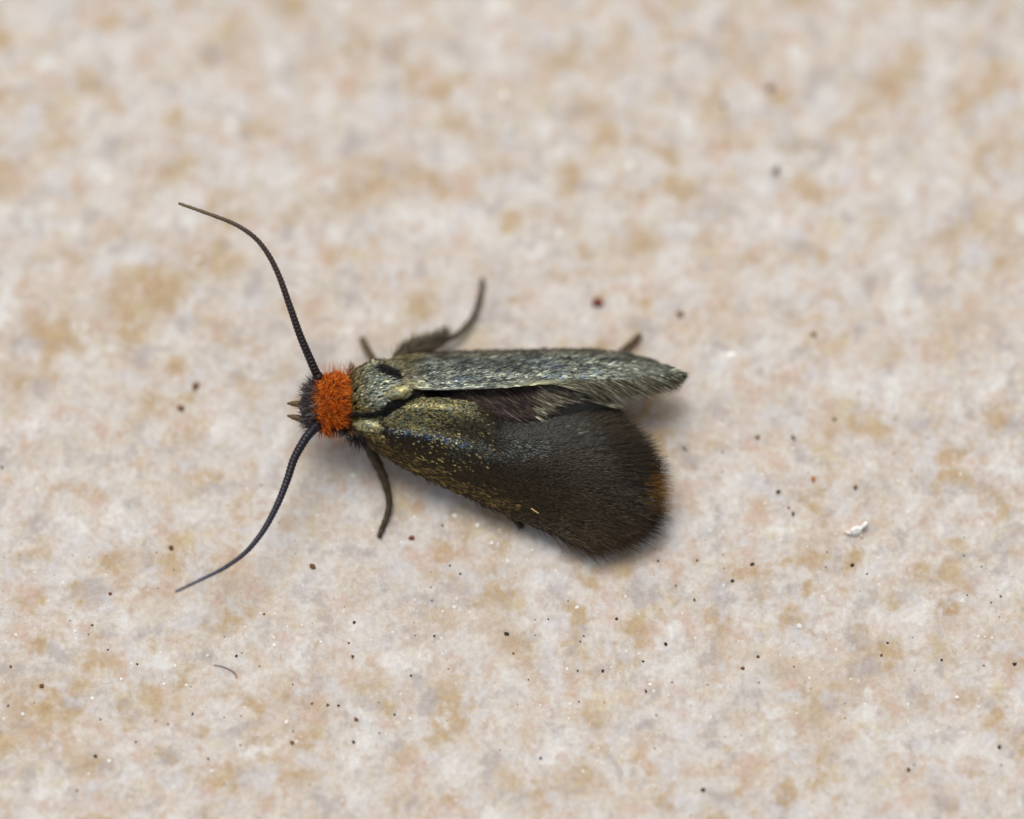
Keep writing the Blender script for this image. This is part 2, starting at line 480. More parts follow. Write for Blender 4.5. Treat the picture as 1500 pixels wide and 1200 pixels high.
# ---- head hair: combed orange tuft with a parting, dark bristles on the face
def head_hair():
    out = []
    n = 4200
    sx = rng.uniform(463, 507, n); ph = rng.uniform(-0.35, math.pi + .30, n)
    # the eye stays bare, and the front line is ragged with two forward tongues
    front = 468 - 8 * np.exp(-((ph - 1.05) / .3) ** 2) - 6 * np.exp(-((ph - 1.95) / .3) ** 2)
    keep = (sx > front) & ~((ph > math.pi - .35) & (sx > 484))
    sx = sx[keep]; ph = ph[keep]; n = len(sx)
    P, N = body_at(sx, ph)
    px, py = PX(P)
    # front half is combed forward, back half swept back, the crown stands up
    fb = np.where(px < 473 + rng.normal(0, 5, n), -.75, 0.45) + .5 * (vnoise(px * .12, py * .12, 3) - .5)
    side = np.cos(ph)
    d = norm(N * 0.75 + np.stack([fb * .55, -side * .35 + rng.normal(0, .18, n) + 1.3 * (vnoise(px * .1, py * .1, 6) - .5), rng.normal(0, .2, n)], 1))
    ln = rng.uniform(.09, .19, n) * np.where(fb < 0, .6, 1)
    bend = np.stack([fb * .05, rng.normal(0, .03, n) - side * .05, -.02 + rng.normal(0, .02, n)], 1)
    C = np.where((rng.random(n) < .5)[:, None], lin(226, 116, 22), lin(204, 92, 16))
    C = np.where((rng.random(n) < .16)[:, None], lin(240, 158, 70), C)
    C = np.where((rng.random(n) < .12)[:, None], lin(128, 54, 12), C)
    out.append(strands(hairs_from(P, d, ln, bend), rng.uniform(.006, .010, n), jitter(C, n, .18)))
    # pale wispy fringe at the sides of the crown
    n = 110
    ph = np.where(rng.random(n) < .6, rng.uniform(-.1, .5, n), rng.uniform(math.pi - .4, math.pi + .2, n))
    P, N = body_at(rng.uniform(474, 506, n), ph)
    d = norm(N + rng.normal(0, .25, (n, 3)) + np.array([0, 0, .25]))
    out.append(strands(hairs_from(P, d, rng.uniform(.2, .34, n), np.stack([rng.normal(.03, .05, n), np.zeros(n), np.full(n, .06)], 1)), np.full(n, .004), jitter(lin(214, 140, 84), n, .25)))
    return join(out)
V, F, C = head_hair()
part('head_hair', V, F, M_hair, body, C, kind='stuff', label='tufted bright orange hair on the head')
n = 650
P, N = body_at(rng.uniform(451, 471, n), rng.uniform(-.4, math.pi + .4, n))
d = norm(N * .6 + np.array([-.8, 0, .1]) + rng.normal(0, .28, (n, 3)))
V, F, C = strands(hairs_from(P, d, rng.uniform(.08, .22, n), np.stack([np.full(n, -.02), rng.normal(0, .05, n), np.full(n, .03)], 1)), rng.uniform(.005, .008, n), jitter(np.where((rng.random(n) < .25)[:, None], lin(128, 120, 120), lin(58, 50, 54)), n, .3))
part('face_hair', V, F, M_hair, body, C, kind='stuff', label='dark grey bristles on the face')

# ---- eyes
def ellipsoid(c, r, seg=20, rg=12):
    th = np.linspace(0.02, math.pi - .02, rg); ph = np.linspace(0, 2 * math.pi, seg, endpoint=False)
    V = np.stack([np.sin(th)[:, None] * np.cos(ph) * r[0], np.sin(th)[:, None] * np.sin(ph) * r[1], np.cos(th)[:, None] * np.ones(seg) * r[2]], -1).reshape(-1, 3) + c
    return V, [grid_faces(rg, seg, True)[:, ::-1]]
for c in (W(496, 632, .98), W(490, 554, .90)):
    V, F = ellipsoid(c, (.13, .10, .15))
    part('eye', V, F, M_eye, moth, np.broadcast_to(lin(26, 14, 14), (len(V), 3)))

# ---- palps
for line in ([(458, 596, .75), (446, 594, .88), (436, 592, .92), (421, 591, .90)], [(460, 617, .75), (449, 616, .88), (438, 613, .92), (421, 609, .90)]):
    Pp = smooth_path(WP(line), 24)
    s = np.linspace(0, 1, 24)
    V, F, _ = tube(Pp, .036 + .026 * np.sin(s * 2.6) - .034 * s ** 4 + .003 * np.sin(s * 40), 10)
    vs = np.r_[np.repeat(s, 10), 0, 1]
    part('palp', V, F, M_cuticle, moth, blend(np.broadcast_to(lin(60, 44, 28), (len(V), 3)), np.broadcast_to(lin(104, 80, 42), (len(V), 3)), vs))

# ---- antennae: ringed, each ring a little flared
def antenna(line, r0, r1, c0, c1, cm):
    root = empty('antenna', np.array(W(*line[0])) + MINV, moth)
    off = -np.array(W(*line[0]))
    P = smooth_path(WP(line), 600)
    ln = np.sum(np.linalg.norm(np.diff(P, axis=0), axis=1))
    s = np.linspace(0, 1, len(P))
    k0 = 18
    nseg = int(ln / .062)
    saw = (s * nseg) % 1.0
    R = (r0 + (r1 - r0) * s ** .85) * (0.88 + .20 * saw * sstep(1.0, .86, saw))
    V, F, _ = tube(P[k0 - 3:], R[k0 - 3:], 10)
    vs = np.r_[np.repeat(s[k0 - 3:], 10), 0, 1]
    C = blend(blend(np.broadcast_to(c0, (len(V), 3)), np.broadcast_to(cm, (len(V), 3)), sstep(.15, .6, vs)), np.broadcast_to(c1, (len(V), 3)), sstep(.6, 1, vs))
    ring = 0.75 + .5 * np.r_[np.repeat(saw[k0 - 3:], 10), 1, 1]
    mesh_obj('flagellum', V + off, F, M_cuticle, root, C * ring[:, None])
    V, F, _ = tube(P[:k0], r0 * (1.15 - .35 * (np.linspace(-1, 1, k0) ** 4)), 12)
    mesh_obj('scape', V + off, F, M_cuticle, root, np.broadcast_to(c0, (len(V), 3)))
    # short setae along the flagellum
    n = 500
    k = rng.integers(20, 590, n)
    T = norm(np.gradient(P, axis=0))[k]
    rd = norm(np.cross(T, rng.normal(0, 1, (n, 3))))
    V, F, C = strands(hairs_from(P[k] + rd * R[k][:, None] * .8, norm(rd + T * 1.2), rng.uniform(.02, .04, n), np.zeros((n, 3)), 3), np.full(n, .003), jitter(lin(50, 42, 40), n, .2))
    mesh_obj('setae', V + off, F, M_hair, root, C)['kind'] = 'stuff'
    return root
antenna([(469, 556, 1.12), (463, 546, 1.22), (452, 521, 1.40), (439, 490, 1.60), (425, 450, 1.80), (409, 405, 2.0), (393, 373, 2.12), (373, 348, 2.2), (345, 329, 2.2), (310, 315, 2.15), (262, 298, 2.05)],
        .078, .024, lin(30, 22, 26), lin(110, 92, 62), lin(62, 46, 42))
antenna([(465, 622, 1.08), (457, 631, 1.12), (446, 645, 1.10), (431, 672, 1.02), (420, 705, .96), (406, 740, .90), (386, 777, .82), (361, 808, .78), (330, 831, .78), (295, 849, .82), (257, 867, .85)],
        .084, .022, lin(24, 20, 32), lin(92, 92, 104), lin(44, 42, 58))

# ---- legs
def leg(line, radii, c, hairs=None, spurs=(), label=None):
    root = empty('leg', np.array(W(*line[0])) + MINV, moth)
    off = -np.array(W(*line[0]))
    A = np.array([[*W(*p), r] for p, r in zip(line, radii)])
    Q = smooth_path(A, 90)
    s = np.linspace(0, 1, 90)
    R = Q[:, 3] * (1 + .08 * np.sin(s * 60))
    V, F, _ = tube(Q[:, :3], R, 10)
    mesh_obj('shank', V + off, F, M_cuticle, root, np.broadcast_to(c, (len(V), 3)))
    n = 420
    k = rng.integers(2, 88, n)
    T = norm(np.gradient(Q[:, :3], axis=0))[k]
    rd = norm(np.cross(T, rng.normal(0, 1, (n, 3))))
    ps = [strands(hairs_from(Q[k, :3] + rd * R[k][:, None] * .7, norm(rd * .55 + T), rng.uniform(.05, .09, n), np.zeros((n, 3)), 3), np.full(n, .006), jitter(c * 1.5, n, .35))]
    if hairs:
        a, b, d, l0, l1, hc, n = hairs
        k = rng.integers(int(a * 90), int(b * 90), n)
        dd = norm(np.asarray(d) + rng.normal(0, .22, (n, 3)))
        ps.append(strands(hairs_from(Q[k, :3] + rng.normal(0, .025, (n, 3)), dd, rng.uniform(l0, l1, n), rng.normal(0, .015, (n, 3))), np.full(n, .007), jitter(hc, n, .25)))
    V, F, C = join(ps)
    mesh_obj('leg_hair', V + off, F, M_hair, root, C)['kind'] = 'stuff'
    for p0, p1 in spurs:
        V, F, _ = tube(smooth_path(WP([p0, p1]), 8), np.linspace(.03, .008, 8), 8)
        mesh_obj('spur', V + off, F, M_cuticle, root, np.broadcast_to(c, (len(V), 3)))
    return root
brown = lin(74, 60, 38)
leg([(552, 540, .6), (546, 526, .40), (538, 512, .20), (530, 496, .05)], [.06, .05, .042, .028], brown * 1.3)
leg([(572, 545, .62), (585, 524, .58), (608, 513, .46), (634, 507, .33), (650, 500, .22), (674, 487, .15), (693, 464, .10), (703, 436, .07), (707, 408, .05)],
    [.08, .10, .115, .10, .055, .048, .045, .042, .03], lin(84, 72, 52), hairs=(.06, .47, (.35, .75, .35), .14, .30, lin(112, 102, 84), 1300))
leg([(872, 548, .45), (895, 528, .30), (916, 511, .14), (938, 491, .05)], [.06, .055, .045, .03], lin(84, 66, 40))
leg([(528, 634, .72), (540, 655, .52), (552, 678, .36), (562, 700, .26), (569, 726, .16), (570, 742, .12), (564, 764, .07), (555, 787, .04)],
    [.07, .085, .085, .07, .055, .047, .043, .03], lin(62, 48, 28), spurs=[((548, 664, .42), (562, 680, .36))])
leg([(640, 640, .45), (700, 708, .30), (742, 746, .18), (756, 762, .10), (765, 773, .05)], [.07, .07, .06, .055, .04], lin(56, 38, 24))
leg([(655, 640, .45), (720, 700, .28), (770, 735, .12), (815, 752, .05)], [.07, .06, .05, .035], lin(56, 42, 28))

# ---- wings
PROF = smooth_path([(0, 0), (.12, .26), (.25, .52), (.4, .78), (.55, .94), (.7, 1.0), (.82, .93), (.91, .70), (.97, .34), (1, 0)], 120)
class Wing:
    def __init__(self, top, bottom, bulge, reach=0.0, ridge=None, n=200):
        self.T = smooth_path(WP(top), n); self.B = smooth_path(WP(bottom), n)
        self.n = n; self.bulge = bulge; self.reach = reach; self.ridge = ridge
    def at(self, u, v):
        k = u * (self.n - 1); g = np.arange(self.n)
        a = np.stack([np.interp(k, g, self.T[:, i]) for i in range(3)], 1)
        b = np.stack([np.interp(k, g, self.B[:, i]) for i in range(3)], 1)
        P = a * (1 - v)[:, None] + b * v[:, None]
        q = 4 * v * (1 - v)
        P[:, 0] += self.reach * np.interp(v, PROF[:, 0], PROF[:, 1]) * u ** 3
        P[:, 2] += self.bulge(u) * q
        if self.ridge: P[:, 2] += self.ridge(u, v)
        return P
    def frame(self, u, v):
        e = 2e-3
        P = self.at(u, v)
        Tu = norm(self.at(np.minimum(u + e, 1), v) - self.at(np.maximum(u - e, 0), v))
        Tv = norm(self.at(u, np.minimum(v + e, 1)) - self.at(u, np.maximum(v - e, 0)))
        N = norm(np.cross(Tv, Tu))
        N *= np.where(N[:, 2:] < 0, -1, 1)
        return P, Tu, Tv, N
    def sheet(self, name, parent, mat, colf, nu=90, nv=30, thick=.018):
        uu, vv = np.meshgrid(np.linspace(0, 1, nu), np.linspace(0, 1, nv), indexing='ij')
        P, Tu, Tv, N = self.frame(uu.ravel(), vv.ravel())
        V = np.vstack([P, P - N * thick])
        F = grid_faces(nu, nv)
        m = nu * nv
        rim = np.r_[np.arange(nv), np.arange(1, nu) * nv + nv - 1, (nu - 1) * nv + np.arange(nv - 2, -1, -1), np.arange(nu - 2, 0, -1) * nv]
        r2 = np.roll(rim, -1)
        side = np.stack([rim, r2, r2 + m, rim + m], 1)
        px, py = PX(V)
        return part(name, V, [F, F[:, ::-1] + m, side], mat, parent, colf(px, py))

# forewing on the far side: folded roof-like, its inner margin is the ridge
wa = Wing([(552, 540, .98), (575, 527, .84), (605, 521, .72), (640, 517, .64), (700, 515, .60), (780, 513, .58), (850, 512, .58), (900, 516, .60), (940, 525, .66), (975, 538, .76), (994, 548, .84)],
          [(560, 556, 1.14), (585, 566, 1.24), (610, 571, 1.28), (645, 572, 1.28), (690, 571, 1.26), (735, 569, 1.24), (780, 565, 1.21), (820, 564, 1.16), (870, 563, 1.06), (920, 560, .98), (960, 556, .92), (996, 551, .85)],
          lambda u: .10 + .06 * np.sin(u * math.pi))
def wa_mem(px, py):
    return np.broadcast_to(lin(46, 42, 36), (len(px), 3))
fa = wa.sheet('forewing', moth, M_memb, wa_mem)
fa['label'] = 'far forewing folded roof-like, silvery green and scaly'
def wa_col(px, py, v):
    n = len(px)
    r = rng.random(n)
    C = np.where((r < .45)[:, None], lin(108, 116, 106), np.where((r < .63)[:, None], lin(158, 162, 142), np.where((r < .92)[:, None], lin(62, 64, 62), lin(100, 114, 124))))
    C = blend(C, np.broadcast_to(lin(84, 74, 58), (n, 3)), (1 - sstep(.05, .38, v)) * .75)          # browner along the leading edge
    C = blend(C, np.broadcast_to(lin(158, 156, 112), (n, 3)), sstep(.85, .97, v) * sstep(690, 800, px) * (1 - sstep(850, 900, px)) * .5)  # straw-coloured inner margin
    C = blend(C, np.broadcast_to(lin(150, 138, 84), (n, 3)), (1 - sstep(585, 625, px)) * .45)
    bl = np.exp(-(((px - 668) / 16) ** 2 + ((py - 556) / 6) ** 2)) + .7 * np.exp(-(((px - 790) / 30) ** 2 + ((py - 536) / 6) ** 2))
    C = blend(C, np.broadcast_to(lin(76, 96, 124), (n, 3)), np.clip(bl * .35, 0, 1))
    C = blend(C, np.broadcast_to(lin(112, 112, 98), (n, 3)), sstep(850, 930, px) * .5)
    st_ = vnoise(px * .035 + 3, py * .30 + px * .02, 1) * .6 + vnoise(px * .08, py * .55 + px * .03, 4) * .4
    C = C * (.45 + 1.05 * sstep(.25, .75, st_))[:, None]
    return jitter(C, n, .34)
n = 11000
u = rng.random(n); v = rng.random(n) * .985
P, Tu, Tv, N = wa.frame(u, v)
px, py = PX(P)
wob = np.sin(px * .11 + vnoise(px * .05, py * .12, 2) * 9) * .22
T = Tu + Tv * ((wob + rng.normal(.02, .13, n)) * (1 - sstep(.8, .95, v)) + .22 * sstep(.5, 1, v) * sstep(.55, .8, u) - .05)[:, None]
L_ = rng.uniform(.10, .20, n) * (1 + .6 * sstep(.6, .9, u)) * (1 - .65 * sstep(.9, 1, u))
V, F, C = scales(P, T, N, L_, rng.uniform(.020, .036, n), wa_col(px, py, v), rng.uniform(.006, .036, n) * (1 - .6 * sstep(.8, 1, v)))
part('wing_scales', V, F, M_scale, fa, C, kind='stuff')
# its fringe: long narrow scales past the inner margin and tip
n = 3400
u = rng.uniform(.58, .985, n); v = 1 - .5 * rng.random(n) ** 1.6
P, Tu, Tv, N = wa.frame(u, v)
px, py = PX(P)
d = norm(Tu + Tv * (rng.normal(.10, .10, n) + .40 * sstep(.56, .68, u) * (1 - .75 * sstep(.74, 1, u)) * sstep(.5, .95, v))[:, None] + N * .05 + np.array([0, -.06, 0]))
C = np.where((rng.random(n) < .55)[:, None], lin(120, 116, 94), np.where((rng.random(n) < .5)[:, None], lin(66, 54, 44), lin(168, 168, 144)))
ln = rng.uniform(.22, .58, n) * (1 - .6 * sstep(.86, 1, u))
V, F, C = strands(hairs_from(P, d, ln, np.stack([np.zeros(n), rng.normal(-.02, .02, n), rng.normal(-.06, .03, n)], 1)), rng.uniform(.005, .011, n), jitter(C, n, .4))
part('fringe', V, F, M_fringe, fa, C, kind='stuff')
# clipped tip fringe
n = 420
u = rng.uniform(.93, 1, n); v = rng.random(n)
P, Tu, Tv, N = wa.frame(u, v)
d = norm(np.array([.95, -.14, -.05]) + rng.normal(0, .10, (n, 3)))
V, F, C = strands(hairs_from(P, d, rng.uniform(.08, .2, n), rng.normal(0, .01, (n, 3))), np.full(n, .007), jitter(lin(104, 98, 86), n, .35))
part('tip_fringe', V, F, M_fringe, fa, C, kind='stuff')

# forewing on the near side: half opened, dark bronze, golden fold at its base
def wb_ridge(u, v):
    return .10 * np.exp(-((v - .16) / .13) ** 2) * np.exp(-((u - .28) / .22) ** 2) - .05 * np.exp(-((v - .42) / .1) ** 2) * np.exp(-((u - .3) / .25) ** 2)
wb = Wing([(540, 630, 1.10), (556, 616, 1.18), (575, 600, 1.22), (598, 588, 1.22), (630, 584, 1.20), (665, 586, 1.18), (695, 592, 1.14), (715, 604, 1.06), (735, 616, .98), (770, 620, .92), (810, 614, .86), (850, 608, .80), (884, 606, .74)],
          [(533, 640, 1.00), (546, 655, .88), (572, 673, .74), (600, 689, .62), (650, 713, .52), (700, 736, .44), (740, 753, .40), (780, 771, .36), (815, 786, .34), (852, 800, .32)],
          lambda u: .10 + .12 * np.sin(np.clip(u, 0, 1) * math.pi) , reach=.98, ridge=wb_ridge, n=240)
dark = lin(40, 33, 21)
fb_ = wb.sheet('forewing', moth, M_memb, lambda px, py: np.broadcast_to(lin(34, 28, 20), (len(px), 3)), nu=110, nv=44)
fb_['label'] = 'near forewing half opened, dark bronze with golden base'
def wb_col(px, py, u, v):
    n = len(px)
    C = np.broadcast_to(dark, (n, 3)).copy()
    C = blend(C, np.broadcast_to(lin(52, 41, 22), (n, 3)), sstep(.55, .8, v) * .8)
    C = blend(C, np.broadcast_to(lin(36, 36, 31), (n, 3)), (1 - sstep(.2, .42, v)) * sstep(700, 740, px))
    r = rng.random(n)
    # golden fold
    lobe = sstep(4, -6, py - (624 + (px - 560) * .20)) * (1 - sstep(690, 726, px))
    lc = np.where((r < .35)[:, None], lin(158, 146, 92), np.where((r < .55)[:, None], lin(108, 108, 76), np.where((r < .8)[:, None], lin(56, 52, 38), lin(122, 132, 114))))
    C = blend(C, lc, lobe * np.clip(1.2 - (px - 600) / 120 - (py - 604) / 50, .12, 1))  # gold dims rightward and downward, the fold's shading mixed into its colour
    # gold dust on the dark field
    dust = (r < .09 * np.exp(-((px - 640) / 60) ** 2)) & (py < 690)
    C = np.where(dust[:, None], lin(142, 128, 82), C)
    # grey scales running on behind the blue streak
    gz = np.exp(-(seg_dist(px, py, [(660, 652), (720, 664), (790, 660)]) / 11) ** 2)
    C = np.where(((r > .45) & (rng.random(n) < gz))[:, None], lin(68, 73, 71), C)
    bz = np.exp(-(seg_dist(px, py, [(566, 631), (610, 637), (650, 645), (684, 652)]) / 3.6) ** 2)
    C = np.where((rng.random(n) < bz * .6)[:, None], np.where((r < .6)[:, None], lin(58, 78, 108), lin(148, 148, 124)), C)
    # bronze streak along the leading edge
    ed = seg_dist(px, py, [(540, 648), (572, 664), (600, 679), (650, 702), (700, 722), (745, 740)])
    C = np.where((rng.random(n) < np.exp(-(ed / 11) ** 2) * .7)[:, None], np.where((r < .5)[:, None], lin(112, 92, 50), lin(72, 58, 33)), C)
    hi = np.exp(-(((px - 846) / 22) ** 2 + ((py - 628) / 8) ** 2))
    C = np.where((rng.random(n) < hi * .2)[:, None], lin(84, 88, 76), C)
    return jitter(C, n, .3)
n = 22000
u = rng.random(n); v = rng.random(n)
P, Tu, Tv, N = wb.frame(u, v)
px, py = PX(P)
T = Tu + Tv * rng.normal(0, .22, n)[:, None]
out = sstep(.6, .95, u)
L_ = rng.uniform(.055, .10, n) * (1 + 1.0 * out); Wd = rng.uniform(.020, .036, n) * (1 - .35 * out)
streak = np.exp(-(seg_dist(px, py, [(540, 648), (600, 679), (650, 702), (745, 740)]) / 14) ** 2)
L_ *= 1 + 1.2 * streak; Wd *= 1 - .4 * streak
V, F, C = scales(P, T, N, L_, Wd, wb_col(px, py, u, v), rng.uniform(.004, .022, n))
part('wing_scales', V, F, M_scale, fb_, C, kind='stuff')
# fringe around the outer margin and down over the edge
n = 10000
v = rng.random(n); u = 1 - np.abs(rng.normal(0, .06, n))
P, Tu, Tv, N = wb.frame(np.clip(u, 0, 1), v)
px, py = PX(P)
rad = np.stack([px - 760, -(py - 695) * .85], 1)
rad = rad / np.linalg.norm(rad, axis=1)[:, None]
d = norm(np.stack([rad[:, 0] + .25, rad[:, 1], np.full(n, -.10)], 1) + rng.normal(0, .13, (n, 3)))
C = np.where((rng.random(n) < .5)[:, None], lin(52, 43, 30), lin(36, 31, 25))
C = blend(C, np.broadcast_to(lin(88, 78, 64), (n, 3)), (1 - sstep(.05, .45, v)) * .6)
C = blend(C, np.broadcast_to(lin(150, 104, 34), (n, 3)), np.exp(-((v - .58) / .12) ** 2) * .9 * (u > .975) * (rng.random(n) < .8))
C = blend(C, np.broadcast_to(lin(84, 66, 44), (n, 3)), sstep(.75, .95, v) * .6)
ln = rng.uniform(.20, .52, n) * (1 - .15 * (1 - sstep(.05, .3, v))) * (1 - .25 * np.exp(-((v - .65) / .15) ** 2))
V, F, C = strands(hairs_from(P, d, ln, np.stack([rng.normal(.02, .02, n), rng.normal(0, .03, n), rng.normal(-.05, .03, n)], 1)), rng.uniform(.003, .0065, n), jitter(C, n, .25))
part('fringe', V, F, M_fringe, fb_, C, kind='stuff')
# fine hair lying on the outer half and along the leading edge
n = 3800
u = rng.uniform(.35, .98, n); v = np.where((rng.random(n) < .3) & (u > .75), rng.uniform(.9, 1, n), rng.random(n) * .93)
P, Tu, Tv, N = wb.frame(u, v)
px, py = PX(P)
d = norm(Tu + Tv * (rng.normal(0, .18, n) + .35 * sstep(.9, 1, v) - .3 * (1 - sstep(0, .25, v)))[:, None] + N * .10)
C = blend(np.broadcast_to(lin(40, 33, 22), (n, 3)), np.broadcast_to(lin(84, 84, 72), (n, 3)), (1 - sstep(.0, .3, v)) * sstep(780, 840, px) * (rng.random(n) < .6))
V, F, C = strands(hairs_from(P + N * .008, d, rng.uniform(.10, .22, n), -N * .015, 4), rng.uniform(.003, .006, n), jitter(C, n, .35))
part('wing_hair', V, F, M_fringe, fb_, C, kind='stuff')

# hindwing between the two forewings: violet-brown with combed fringe
wh = Wing([(632, 560, .94), (680, 556, .98), (740, 553, .98), (790, 553, .96), (830, 556, .92), (862, 568, .88), (888, 590, .84)],
          [(640, 590, .98), (690, 604, .98), (730, 622, .92), (770, 630, .84), (815, 622, .78), (855, 612, .76), (892, 602, .76)],
          lambda u: .03)
def wh_col(px, py):
    C = blend(np.broadcast_to(lin(40, 36, 48), (len(px), 3)), np.broadcast_to(lin(72, 59, 60), (len(px), 3)), sstep(650, 720, px))
    return blend(C, np.broadcast_to(lin(10, 9, 9), C.shape), sstep(760, 800, px) * sstep(584, 596, py))  # shade of the gap painted black into the lower hindwing
hw = wh.sheet('hindwing', moth, M_memb, wh_col, nu=60, nv=20)
n = 1500
n = 2200
u = rng.uniform(.1, 1, n); v = rng.uniform(.1, .8, n) * (1 - .45 * sstep(.5, .75, u))
P, Tu, Tv, N = wh.frame(u, v)
px, py = PX(P)
d = norm(np.stack([np.full(n, .62) + .25 * sstep(740, 860, px), np.full(n, -.62) + .30 * sstep(740, 860, px), np.full(n, .02)], 1) + rng.normal(0, .07, (n, 3)))
r = rng.random(n)
C = np.where((r < .5)[:, None], lin(82, 68, 64), np.where((r < .8)[:, None], lin(58, 46, 50), lin(110, 98, 84)))
C = np.where(((px > 775) & (r > .35))[:, None], np.where((rng.random(n) < .5)[:, None], lin(176, 174, 150), lin(120, 114, 92)), C)
V, F, C = strands(hairs_from(P + N * .02, d, rng.uniform(.14, .30, n), np.stack([rng.normal(.03, .02, n), np.full(n, .02), np.full(n, -.03)], 1)), rng.uniform(.006, .014, n), jitter(C, n, .4))
part('fringe', V, F, M_fringe, hw, C, kind='stuff')

# ---- shoulder plates: pale scale-covered lobes over the wing bases
def tegula(line, rad, zr, cols, n=320):
    A = np.array([[*W(a, b, c), r] for (a, b, c), r in zip(line, rad)])
    Q = smooth_path(A, 40)
    V, F, _ = tube(Q[:, :3], np.stack([Q[:, 3], Q[:, 3] * zr], 1), 16)
    o = part('tegula', V, F, M_cuticle, moth, np.broadcast_to(lin(60, 54, 38), (len(V), 3)))
    k = rng.integers(0, 40, n)
    ph = rng.uniform(-.2, math.pi + .2, n)
    T = norm(np.gradient(Q[:, :3], axis=0))[k]
    A_ = norm(np.cross(T, np.array([0, 0, 1.0]))); B_ = np.cross(A_, T)
    N = A_ * np.cos(ph)[:, None] + B_ * np.sin(ph)[:, None]
    P = Q[k, :3] + (A_ * np.cos(ph)[:, None] + B_ * (np.sin(ph) * zr)[:, None]) * Q[k, 3][:, None]
    C = cols[rng.integers(0, len(cols), n)]
    V, F, C = scales(P, T + rng.normal(0, .12, (n, 3)), N, rng.uniform(.06, .11, n), rng.uniform(.03, .05, n), jitter(C, n, .28), rng.uniform(.006, .02, n))
    part('plate_scales', V, F, M_scale, o, C, kind='stuff')
gp = np.array([lin(168, 160, 110), lin(190, 182, 138), lin(140, 132, 86), lin(150, 156, 136)])
tegula([(518, 620, 1.16), (528, 621, 1.22), (540, 622, 1.24), (550, 623, 1.22), (555, 624, 1.18)], [.05, .095, .11, .10, .05], .6, gp)
tegula([(562, 578, 1.36), (572, 577, 1.40), (582, 575, 1.40), (591, 573, 1.38), (596, 572, 1.34)], [.05, .09, .105, .10, .05], .6, gp)
tegula([(513, 553, .98), (524, 545, 1.02), (538, 538, 1.02), (552, 533, .98), (562, 531, .90)], [.04, .06, .07, .06, .04], .6, np.array([lin(96, 88, 60), lin(150, 148, 118), lin(70, 62, 46)]))
tegula([(533, 634, 1.10), (545, 636, 1.12), (556, 639, 1.08), (562, 642, 1.02)], [.04, .07, .07, .03], .6, np.array([lin(150, 134, 80), lin(110, 98, 58), lin(80, 70, 44)]))

# ------------------------------------------------------------------ bits lying about
ICO_V = np.array([[-1, 1.618, 0], [1, 1.618, 0], [-1, -1.618, 0], [1, -1.618, 0], [0, -1, 1.618], [0, 1, 1.618], [0, -1, -1.618], [0, 1, -1.618], [1.618, 0, -1], [1.618, 0, 1], [-1.618, 0, -1], [-1.618, 0, 1]]) / 1.902
ICO_F = np.array([[0, 11, 5], [0, 5, 1], [0, 1, 7], [0, 7, 10], [0, 10, 11], [1, 5, 9], [5, 11, 4], [11, 10, 2], [10, 7, 6], [7, 1, 8], [3, 9, 4], [3, 4, 2], [3, 2, 6], [3, 6, 8], [3, 8, 9], [4, 9, 5], [2, 4, 11], [6, 2, 10], [8, 6, 7], [9, 8, 1]])
def grain_mesh(name, c, mat, seed, rough=.22):
    r = np.random.default_rng(seed)
    V = ICO_V * (1 + r.normal(0, rough, (12, 1)))
    o = mesh_obj(name, V, [ICO_F], mat, None, jitter(c, 12, .12), smooth=False)
    me = o.data
    bpy.data.objects.remove(o)
    return me
KIND = {
    'k': ('grit_speck', [grain_mesh('grit_speck', lin(50, 42, 38), M_grit, s) for s in range(4)], 'tiny black grit speck lying on the pale stone', 'grit speck', 'black grit specks on the stone'),
    'b': ('grit_grain', [grain_mesh('grit_grain', lin(118, 78, 46), M_grit, 10 + s) for s in range(4)], 'tiny rust brown grit grain lying on the pale stone', 'grit grain', 'brown grit grains on the stone'),
    'w': ('quartz_grain', [grain_mesh('quartz_grain', lin(246, 244, 236), M_white, 20 + s) for s in range(4)], 'tiny bright white quartz grain set in the pale stone', 'quartz grain', 'white quartz grains in the stone'),
}
def grain(kind, px, py, d, stretch=1.0, ang=0.0, label=None, me=None):
    name, ms, lab, cat, grp = KIND[kind]
    r = d * PXMM * (.37 if kind == 'k' else .42)
    p = W(px, py, 0); p = W(px, py, ground_h(p[0:1], p[1:2])[0])
    o = bpy.data.objects.new(name, me or ms[random.randrange(4)])
    COL.objects.link(o)
    o.scale = (r * stretch, r, r * (.7 if kind != 'w' else .5))
    o.rotation_euler = (0, 0, math.radians(ang) if ang else random.uniform(0, 6.28))
    o.location = (p[0], p[1], p[2] + r * (.35 if kind != 'w' else .1))
    tag(o, label or lab, cat, None if label else grp)
    return o
ROW3 = 'black grit speck, one of three close together in a short row'
for a in [(457, 1031, 5), (480, 1033, 6), (496, 1034, 6)]:
    grain('k', *a, label=ROW3)['group'] = 'three black specks in a row'
grain('k', 346, 961, 6, label='black grit speck lying beside the hair-thin curled fibre')
